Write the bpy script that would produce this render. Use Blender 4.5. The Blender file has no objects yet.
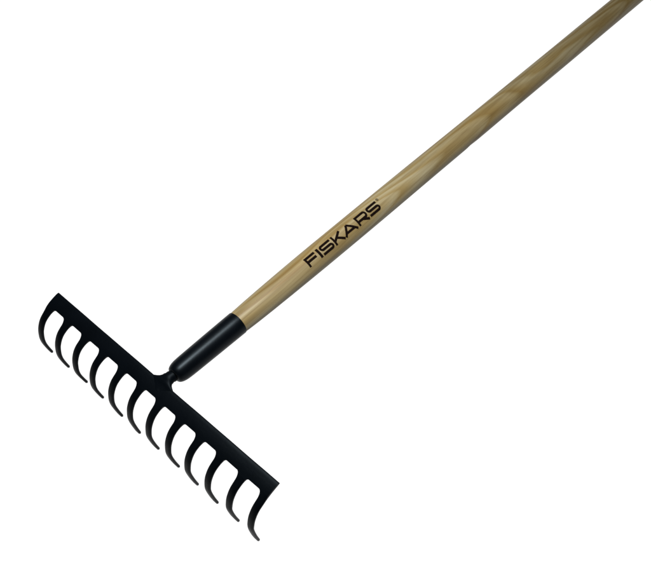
import bpy, bmesh, math, random
from mathutils import Vector, Matrix
random.seed(7)
C = bpy.context.scene.collection
U = 0.028                      # one tine pitch = 28 mm; shapes below are given in pitches

# The rake is modelled in its own frame (x along the head, y along the handle, z up off the head);
# POSE sets it down so that tine tips and the butt of the handle touch the table (z = 0).
TAN_PH = -0.04113
NRM = Vector((0.058, 0.0, 1.0)).normalized()
POSE = NRM.rotation_difference(Vector((0, 0, 1))).to_matrix().to_4x4()
BASE_Z = 2.56
POSE = Matrix.Translation((0, 0, BASE_Z * U)) @ POSE

# ------------------------------------------------------------------ camera
cd = bpy.data.cameras.new('camera'); cam = bpy.data.objects.new('camera', cd); C.objects.link(cam)
cd.sensor_fit = 'HORIZONTAL'; cd.sensor_width = 36.0; cd.lens = 994.554 * 36.0 / 651.0
cd.clip_start = 0.01; cd.clip_end = 100
CP = Vector((21.90942, -9.20991, 29.85332)) * U
V = Vector((0.39403547, -0.43364866, 0.81036096)).normalized()
Rr = Vector((0.74010195, 0.67249468, 0.0)).normalized(); Up = V.cross(Rr).normalized()
m = Matrix((Rr, Up, V)).transposed().to_4x4(); m.translation = CP
cam.matrix_world = POSE @ m
bpy.context.scene.camera = cam

# ------------------------------------------------------------------ surroundings and light
w = bpy.data.worlds.new('World'); bpy.context.scene.world = w; w.use_nodes = True
w.node_tree.nodes['Background'].inputs[0].default_value = (0.9, 0.95, 1.0, 1)
w.node_tree.nodes['Background'].inputs[1].default_value = 0.06

def area(name, pos, target, size, power, col, sy=None):
    l = bpy.data.lights.new(name, 'AREA'); l.energy = power; l.color = col
    l.size = size
    if sy: l.shape = 'RECTANGLE'; l.size_y = sy
    o = bpy.data.objects.new(name, l); C.objects.link(o)
    o.location = pos; d = Vector(target) - Vector(pos)
    o.rotation_euler = d.to_track_quat('-Z', 'Y').to_euler()
    return o
def P3(x, y, z): return POSE @ (Vector((x, y, z)) * U)
# one long softbox hung over the near part of the handle, lying along it
soft = area('softbox', P3(6, 6.4, 25), P3(6, 6.5, 0), 0.17, 18, (1.0, 0.985, 0.96), 0.50)
soft.rotation_euler = POSE.to_euler()

sc = bpy.context.scene
sc.view_settings.view_transform = 'Standard'; sc.view_settings.look = 'None'
sc.view_settings.exposure = 0; sc.view_settings.gamma = 1

# ------------------------------------------------------------------ materials
def mat(name):
    m = bpy.data.materials.new(name); m.use_nodes = True
    nt = m.node_tree; return m, nt, nt.nodes['Principled BSDF'], nt.nodes, nt.links
def setv(b, **k):
    for n, v in k.items(): b.inputs[n.replace('_', ' ')].default_value = v

def black_metal(name, rough, base=(0.0006, 0.0010, 0.0016), spec=0.5, scale=260, bump=0.25):
    m, nt, b, N, L = mat(name)
    tc = N.new('ShaderNodeTexCoord')
    n1 = N.new('ShaderNodeTexNoise'); n1.inputs['Scale'].default_value = scale; n1.inputs['Detail'].default_value = 6
    n2 = N.new('ShaderNodeTexNoise'); n2.inputs['Scale'].default_value = 35; n2.inputs['Detail'].default_value = 4
    L.new(tc.outputs['Object'], n1.inputs['Vector']); L.new(tc.outputs['Object'], n2.inputs['Vector'])
    mr = N.new('ShaderNodeMapRange'); mr.inputs[3].default_value = rough - .05; mr.inputs[4].default_value = rough + .08
    L.new(n2.outputs['Fac'], mr.inputs[0]); L.new(mr.outputs[0], b.inputs['Roughness'])
    cr = N.new('ShaderNodeValToRGB')
    cr.color_ramp.elements[0].color = (*[c * .7 for c in base], 1); cr.color_ramp.elements[1].color = (*[c * 1.4 for c in base], 1)
    L.new(n2.outputs['Fac'], cr.inputs[0]); L.new(cr.outputs[0], b.inputs['Base Color'])
    bp = N.new('ShaderNodeBump'); bp.inputs['Strength'].default_value = bump; bp.inputs['Distance'].default_value = 0.0004
    L.new(n1.outputs['Fac'], bp.inputs['Height']); L.new(bp.outputs[0], b.inputs['Normal'])
    b.inputs['Specular IOR Level'].default_value = spec
    b.inputs['Specular Tint'].default_value = (0.72, 0.88, 1.0, 1)
    return m
M_head = black_metal('black_painted_steel', .42, spec=.03)
M_sock = black_metal('black_enamelled_socket', .34, spec=.085, scale=420, bump=.08)

def wood():
    m, nt, b, N, L = mat('varnished_ash_wood')
    tc = N.new('ShaderNodeTexCoord')
    def math_(op, a, bb=None, cc=None):
        n = N.new('ShaderNodeMath'); n.operation = op
        for i, v in enumerate((a, bb, cc)):
            if v is None: continue
            if isinstance(v, (int, float)): n.inputs[i].default_value = v
            else: L.new(v, n.inputs[i])
        return n.outputs[0]
    def noise(sx, sy, sz, sc_, det=3, loc=(0, 0, 0)):
        mp = N.new('ShaderNodeMapping'); mp.inputs['Scale'].default_value = (sx, sy, sz); mp.inputs['Location'].default_value = loc
        L.new(tc.outputs['Object'], mp.inputs[0])
        n = N.new('ShaderNodeTexNoise'); n.inputs['Scale'].default_value = sc_; n.inputs['Detail'].default_value = det
        L.new(mp.outputs[0], n.inputs['Vector']); return n.outputs['Fac']
    sp = N.new('ShaderNodeSeparateXYZ'); L.new(tc.outputs['Object'], sp.inputs[0])
    # growth rings of a plank cut slightly off the trunk's axis: they surface as long arches
    warp = noise(1, .11, 1, 42, 1.2, (3, 1, 5))
    slow = noise(1, .2, 1, 14, 2, (9, 4, 2))
    zc_ = math_('SUBTRACT', sp.outputs[2], math_('MULTIPLY', sp.outputs[1], TAN_PH))
    xc_ = math_('SUBTRACT', sp.outputs[0], 6 * U)
    ca, sa = math.cos(math.radians(28)), math.sin(math.radians(28))
    xr = math_('SUBTRACT', math_('MULTIPLY', xc_, ca), math_('MULTIPLY', zc_, sa))
    zr = math_('ADD', math_('MULTIPLY', xc_, sa), math_('MULTIPLY', zc_, ca))
    h = math_('MULTIPLY_ADD', zr, 70.0, math_('MULTIPLY', sp.outputs[1], -8.0))
    h = math_('ADD', h, math_('MULTIPLY', math_('MULTIPLY', xr, xr), -3600.0))
    h = math_('ADD', h, math_('MULTIPLY', xr, 40.0))
    h = math_('ADD', h, math_('MULTIPLY', warp, 1.9))
    h = math_('ADD', h, math_('MULTIPLY', slow, 7.0))
    fr = math_('FRACT', h)
    ring = N.new('ShaderNodeValToRGB'); e = ring.color_ramp.elements
    e[0].position = 0; e[0].color = (.112, .085, .036, 1)
    e[1].position = 1; e[1].color = (.108, .080, .033, 1)
    a = e.new(.16); a.color = (.139, .118, .068, 1)
    a = e.new(.32); a.color = (.144, .125, .076, 1)
    a = e.new(.55); a.color = (.130, .108, .059, 1)
    a = e.new(.86); a.color = (.114, .087, .038, 1)
    L.new(fr, ring.inputs[0])
    # broad paler / browner patches in the timber
    pat = noise(1, .22, 1, 22, 2, (1, 7, 3))
    pr = N.new('ShaderNodeValToRGB'); pe = pr.color_ramp.elements
    pe[0].position = .35; pe[0].color = (.92, .82, .62, 1); pe[1].position = .65; pe[1].color = (1.10, 1.12, 1.16, 1)
    L.new(pat, pr.inputs[0])
    mx = N.new('ShaderNodeMix'); mx.data_type = 'RGBA'; mx.blend_type = 'MULTIPLY'; mx.inputs[0].default_value = 1
    L.new(ring.outputs[0], mx.inputs[6]); L.new(pr.outputs[0], mx.inputs[7])
    # fine pores drawn out along the grain
    por = noise(1, .03, 1, 800, 4)
    po = N.new('ShaderNodeValToRGB'); q = po.color_ramp.elements
    q[0].position = .33; q[0].color = (.74, .70, .62, 1); q[1].position = .5; q[1].color = (1, 1, 1, 1)
    L.new(por, po.inputs[0])
    mx2 = N.new('ShaderNodeMix'); mx2.data_type = 'RGBA'; mx2.blend_type = 'MULTIPLY'; mx2.inputs[0].default_value = .45
    L.new(mx.outputs[2], mx2.inputs[6]); L.new(po.outputs[0], mx2.inputs[7])
    fib = noise(1, .022, 1, 330, 3, (5, 5, 5))
    fr_ = N.new('ShaderNodeValToRGB'); q = fr_.color_ramp.elements
    q[0].position = .36; q[0].color = (.72, .66, .56, 1); q[1].position = .62; q[1].color = (1.07, 1.06, 1.03, 1)
    L.new(fib, fr_.inputs[0])
    mx3 = N.new('ShaderNodeMix'); mx3.data_type = 'RGBA'; mx3.blend_type = 'MULTIPLY'; mx3.inputs[0].default_value = .75
    L.new(mx2.outputs[2], mx3.inputs[6]); L.new(fr_.outputs[0], mx3.inputs[7])
    flk = noise(1, .10, 1, 240, 2, (2, 8, 1))
    fk = N.new('ShaderNodeValToRGB'); q = fk.color_ramp.elements
    q[0].position = .745; q[0].color = (1, 1, 1, 1); q[1].position = .80; q[1].color = (.45, .34, .22, 1)
    L.new(flk, fk.inputs[0])
    mx4 = N.new('ShaderNodeMix'); mx4.data_type = 'RGBA'; mx4.blend_type = 'MULTIPLY'; mx4.inputs[0].default_value = .8
    L.new(mx3.outputs[2], mx4.inputs[6]); L.new(fk.outputs[0], mx4.inputs[7])
    L.new(mx4.outputs[2], b.inputs['Base Color'])
    bp = N.new('ShaderNodeBump'); bp.inputs['Strength'].default_value = .08; bp.inputs['Distance'].default_value = .0003
    L.new(por, bp.inputs['Height']); L.new(bp.outputs[0], b.inputs['Normal'])
    setv(b, Roughness=.5); b.inputs['Specular IOR Level'].default_value = .2
    return m
M_wood = wood()

def ink():
    m, nt, b, N, L = mat('dark_printing_ink')
    tc = N.new('ShaderNodeTexCoord'); n = N.new('ShaderNodeTexNoise'); n.inputs['Scale'].default_value = 700
    L.new(tc.outputs['Object'], n.inputs['Vector'])
    r = N.new('ShaderNodeValToRGB'); r.color_ramp.elements[0].color = (.0012, .0005, .0005, 1); r.color_ramp.elements[1].color = (.0045, .0022, .0016, 1)
    L.new(n.outputs['Fac'], r.inputs[0]); L.new(r.outputs[0], b.inputs['Base Color'])
    setv(b, Roughness=.85); b.inputs['Specular IOR Level'].default_value = .02
    return m
M_ink = ink()

def white_glow():  # glow added to the tabletop so it stays plain white and hides shadows
    m, nt, b, N, L = mat('white_glow_added')
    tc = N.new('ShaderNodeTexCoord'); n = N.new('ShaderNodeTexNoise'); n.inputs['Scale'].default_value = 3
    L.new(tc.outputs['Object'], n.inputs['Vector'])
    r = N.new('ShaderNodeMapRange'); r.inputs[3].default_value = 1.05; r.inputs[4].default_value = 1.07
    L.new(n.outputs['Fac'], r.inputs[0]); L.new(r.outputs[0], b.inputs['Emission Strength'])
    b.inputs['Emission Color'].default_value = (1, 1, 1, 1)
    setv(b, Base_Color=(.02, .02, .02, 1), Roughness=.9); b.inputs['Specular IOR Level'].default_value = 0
    return m
M_white_glow = white_glow()

# ------------------------------------------------------------------ helpers
def link_bm(name, bm, material, parent=None, smooth=None):
    bmesh.ops.recalc_face_normals(bm, faces=bm.faces)
    me = bpy.data.meshes.new(name); bm.to_mesh(me); bm.free()
    me.materials.append(material)
    o = bpy.data.objects.new(name, me); C.objects.link(o)
    if parent: o.parent = parent
    if smooth is not None:
        for p in me.polygons: p.use_smooth = True
        me.set_sharp_from_angle(angle=math.radians(smooth))
    return o

def catmull(K, n=24):
    P = [2 * K[0] - K[1]] + K + [2 * K[-1] - K[-2]]; o = []
    for i in range(1, len(P) - 2):
        a, b, c, d = P[i - 1:i + 3]
        for k in range(n):
            t = k / n
            o.append(.5 * (2 * b + (c - a) * t + (2 * a - 5 * b + 4 * c - d) * t * t + (3 * b - a - 3 * c + d) * t ** 3))
    o.append(K[-1].copy()); return o
def interp(tab, x):
    if x <= tab[0][0]: return tab[0][1]
    for (a, b), (c, d) in zip(tab, tab[1:]):
        if x <= c: return b + (d - b) * (x - a) / (c - a)
    return tab[-1][1]
class Profile:
    """centre line of the bent sheet in the (y, z) plane, looked up by length s"""
    def __init__(self, tip):
        ty, tz = tip
        K = [(0, 0), (-.46, -.165), (-.95, -.45), (-1.20, -.84), (-1.305, -1.30), (-1.315, -1.68)]
        k = (-tz - 1.68) / (2.65 - 1.68)
        K += [(-1.315 + (ty + 1.315) * .42, -1.68 + (tz + 1.68) * .5), (ty, tz)]
        self.P = catmull([Vector(q) for q in K]); self.S = [0]
        for a, b in zip(self.P, self.P[1:]): self.S.append(self.S[-1] + (b - a).length)
        self.len = self.S[-1]
    def at(self, s):
        s = max(0, min(self.len, s)); i = 0
        while i < len(self.S) - 2 and self.S[i + 1] < s: i += 1
        t = (s - self.S[i]) / (self.S[i + 1] - self.S[i]); p = self.P[i].lerp(self.P[i + 1], t)
        a = self.P[max(0, i - 2)]; b = self.P[min(len(self.P) - 1, i + 3)]
        d = (b - a).normalized(); return p, Vector((d.y, -d.x))     # point, normal

# ------------------------------------------------------------------ the table
bm = bmesh.new()
g = bmesh.ops.create_cube(bm, size=1, matrix=Matrix.Translation((.2, .6, -.02)) @ Matrix.Diagonal((4.4, 4.4, .04, 1)))
bmesh.ops.bevel(bm, geom=bm.edges[:], offset=.006, segments=2, affect='EDGES')
table = link_bm('tabletop', bm, M_white_glow); table['kind'] = 'structure'

# ------------------------------------------------------------------ the rake
rake = bpy.data.objects.new('garden_rake', None); C.objects.link(rake)
rake.empty_display_size = .05
rake['label'] = 'garden rake with black steel twelve-tine head and pale lettered wooden handle, lying on white surface'
rake['category'] = 'rake'
rake.matrix_world = POSE

X0, X1, S0, TH = .238, 11.530, .565, .115

# bar of the head: a bent plate with a rounded top edge
prof0 = Profile((-1.15, -2.6))
bm = bmesh.new()
outline = []
h = TH / 2
ns = 14
top = []
p0_, n0_ = prof0.at(0.0); tdir = (prof0.at(.05)[0] - p0_).normalized(); ROLL = .17
for k in range(13):                                  # upper edge rolled over
    a = math.pi / 2 - math.pi * k / 12
    q = p0_ + tdir * (ROLL if a > 0 else .04) * (1 - math.cos(a)) + n0_ * (math.sin(a) * h)
    outline.append(q)
for k in range(2, ns + 1):
    p, n = prof0.at(S0 * k / ns); outline.append(p - n * h)
for k in range(ns, 5, -1):
    p, n = prof0.at(S0 * k / ns); outline.append(p + n * h)
nx = 48
cols = []
for i in range(nx + 1):
    x = X0 + (X1 - X0) * i / nx
    wob = .006 * math.sin(x * 1.7) + .004 * math.sin(x * 4.1 + 1)
    cols.append([bm.verts.new(Vector((x, q.x, q.y + wob)) * U) for q in outline])
no = len(outline)
for a, b in zip(cols, cols[1:]):
    for k in range(no): bm.faces.new((a[k], b[k], b[(k + 1) % no], a[(k + 1) % no]))
bm.faces.new(cols[0]); bm.faces.new(cols[-1])
bar = link_bm('head_bar', bm, M_head, rake, 40)

# twelve tines, each a mesh of its own continuing the plate
ctr = [.405, .393, .386, .370, .388, .388, .366, .370, .366, .355, .388, .400]
tips = [(-1.18, -2.47), (-1.17, -2.50), (-1.15, -2.46), (-1.16, -2.53), (-1.16, -2.64), (-1.17, -2.71), (-1.12, -2.80),
        (-1.11, -2.80), (-1.09, -2.97), (-1.11, -2.93), (-1.05, -3.08), (-1.08, -3.07)]
HWR = [(S0, .300), (.568, .268), (.575, .240), (.585, .218), (.60, .198), (.62, .180), (.66, .168), (.72, .160), (.80, .152), (.90, .146), (1.1, .139), (1.9, .135), (2.4, .130), (3.6, .122)]
HWL = [(S0, .285), (.568, .268), (.575, .252), (.59, .226), (.62, .200), (.66, .180), (.72, .160), (.80, .146), (.90, .140), (1.1, .139), (1.9, .135), (2.4, .130), (3.6, .122)]
bend = [random.uniform(-.008, .008) for _ in range(12)]
for i in range(12):
    pr = Profile(tips[i]); bm = bmesh.new(); rows = []
    Ltot = pr.len + .03
    ss = [S0, .568, .575, .585, .60, .62, .64, .67, .70, .75, .80, .86, .93] + [1.0 + (Ltot - 1.0) * k / 34 for k in range(35)]
    for s in ss:
        p, n = pr.at(s)
        if s > pr.len: p = p + (pr.at(pr.len)[0] - pr.at(pr.len - .05)[0]).normalized() * (s - pr.len)
        left = interp(HWL, s); right = interp(HWR, s)
        t = max(0, min(1, (s - S0) / .45)); t = t * t * (3 - 2 * t)
        if i == 0: left = (i + ctr[i] - X0) * (1 - t) + left * t
        if i == 11: right = (X1 - i - ctr[i]) * (1 - t) + right * t
        th = TH * interp([(0, 1), (.8, 1), (1.3, .98), (2.6, .95), (3.6, .92)], s) * .5
        e = min(1, max(0, (Ltot - s) / .035)); e = .80 + .20 * math.sqrt(1 - (1 - e) ** 2)      # worn, rounded tip
        left *= e; right *= e; th *= e
        bv = .035 * max(0, min(1, (s - S0) / .2))
        cx = i + ctr[i] + .009 * math.sin(i * 5.1 + s * 1.3) * t + bend[i] * max(0, s - .8) ** 2
        sec = [(-left + bv, th), (right - bv, th), (right, th - bv * .8), (right, -th + bv * .8),
               (right - bv, -th), (-left + bv, -th), (-left, -th + bv * .8), (-left, th - bv * .8)]
        rows.append([bm.verts.new(Vector((cx + a, p.x + n.x * b, p.y + n.y * b)) * U) for a, b in sec])
    for a, b in zip(rows, rows[1:]):
        for k in range(8): bm.faces.new((a[k], b[k], b[(k + 1) % 8], a[(k + 1) % 8]))
    bm.faces.new(rows[-1])
    link_bm('tine', bm, M_head, rake, 40)

def loft(secs, n=40, cap=(True, True)):
    """secs: (y, cx, cz, rx, rz[, power]) rings across the handle's direction"""
    bm = bmesh.new(); rows = []
    for y, cx, cz, rx, rz in secs:
        rows.append([bm.verts.new(Vector((cx + rx * math.cos(2 * math.pi * k / n), y, cz + rz * math.sin(2 * math.pi * k / n))) * U) for k in range(n)])
    for a, b in zip(rows, rows[1:]):
        for k in range(n): bm.faces.new((a[k], b[k], b[(k + 1) % n], a[(k + 1) % n]))
    if cap[0]: bm.faces.new(rows[0])
    if cap[1]: bm.faces.new(rows[-1])
    return bm
zc = lambda y: TAN_PH * y
# forged neck between plate and socket
neck = [(-.34, 5.98, -.075, .10, .03), (-.26, 5.97, -.075, .30, .055), (-.16, 5.965, -.055, .46, .075), (-.05, 5.96, -.02, .535, .09),
        (0.0, 5.955, 0, .49, .11), (.05, 5.95, .0, .40, .125), (.10, 5.945, 0, .325, .15), (.17, 5.945, 0, .262, .18), (.25, 5.95, 0, .245, .20),
        (.30, 5.955, -.005, .222, .20), (.36, 5.965, -.01, .234, .215), (.42, 5.975, -.01, .222, .21), (.47, 5.98, -.015, .245, .235), (.54, 5.99, -.02, .28, .265)]
link_bm('neck', loft(neck), M_head, rake, 50)
# tapered socket
SR = [(.43, .21), (.45, .27), (.48, .312), (.53, .345), (.60, .374), (.69, .396), (.80, .411), (1.0, .421), (1.3, .427), (2.2, .441), (3.2, .454), (3.54, .458), (3.56, .455)]
secs = [(y, 6, zc(y), r, r) for y, r in SR] + [(3.56, 6, zc(3.56), .436, .436), (3.2, 6, zc(3.2), .430, .430)]
link_bm('socket', loft(secs, 56), M_sock, rake, 35)

# wooden handle
HR = [(3.0, .40), (3.5, .432), (3.6, .440), (4.3, .466), (5, .482), (6, .499), (7, .511), (8, .520), (10, .526), (12, .528), (16, .520), (20, .514), (30, .518), (54.6, .515), (55.2, .50), (55.5, .46), (55.66, .38), (55.72, .26), (55.74, .12)]
def hr(y): return interp(HR, y)
ys = [3.0 + .25 * k for k in range(206)] + [54.6, 54.9, 55.2, 55.38, 55.5, 55.6, 55.66, 55.7, 55.72, 55.74]
bm = bmesh.new(); rows = []; n = 72
for y in ys:
    r0 = hr(y); row = []
    for k in range(n):
        a = 2 * math.pi * k / n
        # lathe-turned and sanded: barely out of round, with a shallow knot flat
        r = r0 * (1 + .0045 * math.sin(a * 2 + y * .31) + .003 * math.sin(a * 3 - y * .9)) - .018 * math.exp(-((y - 17.05) / .22) ** 2) * max(0, math.cos(a + .5)) ** 4
        row.append(bm.verts.new(Vector((6 + r * math.cos(a), y, zc(y) + r * math.sin(a))) * U))
    rows.append(row)
for a, b in zip(rows, rows[1:]):
    for k in range(n): bm.faces.new((a[k], b[k], b[(k + 1) % n], a[(k + 1) % n]))
bm.faces.new(rows[0]); bm.faces.new(rows[-1])
handle = link_bm('handle', bm, M_wood, rake, 50)

# printed lettering wrapped round the handle: strokes in (u along the handle, v up the letter)
bm = bmesh.new()
def put(u, v):
    a = math.radians(-44.8) + v * 1.10 / .525
    r = hr(u) * 1.0 + .0065
    return bm.verts.new(Vector((6 - r * math.sin(a), u, zc(u) + r * math.cos(a))) * U)
W = .091
def stroke(pts, w=W):
    pts = [Vector(p) for p in pts]; d = [pts[0]]
    for a, b in zip(pts, pts[1:]):
        k = max(1, int((b - a).length / .03))
        d += [a.lerp(b, j / k) for j in range(1, k + 1)]
    rows = []
    for j, p in enumerate(d):
        t = (d[min(j + 1, len(d) - 1)] - d[max(j - 1, 0)])
        t1 = (d[j] - d[j - 1]).normalized() if j else t.normalized()
        t2 = (d[j + 1] - d[j]).normalized() if j < len(d) - 1 else t1
        t = (t1 + t2).normalized(); nn = Vector((-t.y, t.x)) * (w / 2) / max(.5, t.dot(t1))
        rows.append([put(*(p + nn)), put(*p), put(*(p - nn))])
    for a, b in zip(rows, rows[1:]):
        for k in range(2): bm.faces.new((a[k], b[k], b[k + 1], a[k + 1]))
def arc(cx, cy, rx, ry, a0, a1, n=8):
    return [(cx + rx * math.cos(math.radians(a0 + (a1 - a0) * k / n)), cy + ry * math.sin(math.radians(a0 + (a1 - a0) * k / n))) for k in range(n + 1)]
HT = .385; e = W / 2
stroke([(7.10, 0), (7.10, HT)]); stroke([(7.10 + e, HT - e), (7.60, HT - e)]); stroke([(7.10 + e, .19), (7.575, .19)])      # F
stroke([(7.745, 0), (7.745, HT)], .112)                                                                                     # I
def S(u0, u1):
    m_ = .193; q = (HT - e - m_) / 2; ql = (m_ - e) / 2
    stroke([(u1 - .02, HT - e)] + arc(u0 + .12, HT - e - q, .085, q, 90, 270) + arc(u1 - .125, e + ql, .085, ql, 90, -90) + [(u0, e)])
S(7.86, 8.47)
stroke([(8.575, 0), (8.575, HT)]); stroke([(8.60, .15), (9.03, HT - .01)]); stroke([(8.75, .225), (9.055, .01)], .094)      # K
stroke([(9.11, 0), (9.43, HT - .02)], .094); stroke([(9.43, HT - .02), (9.79, 0)], .094); stroke([(9.21, .105), (9.66, .105)], .085)   # A
stroke([(9.93, 0), (9.93, HT)]); stroke([(9.93 + e, HT - e), (10.37, HT - e)] + arc(10.37, .246, .085, .098, 90, -90)[1:] + [(9.97, .148)]); stroke([(10.20, .14), (10.48, .005)], .094)  # R
S(10.56, 11.19)
stroke(arc(11.30, .363, .048, .048, 0, 360, 16), .020)                                                                      # registered mark
stroke([(11.288, .347), (11.288, .383)], .014); stroke([(11.290, .379), (11.306, .379), (11.310, .371), (11.306, .364), (11.290, .364)], .013); stroke([(11.300, .362), (11.314, .343)], .013)
link_bm('lettering', bm, M_ink, handle)
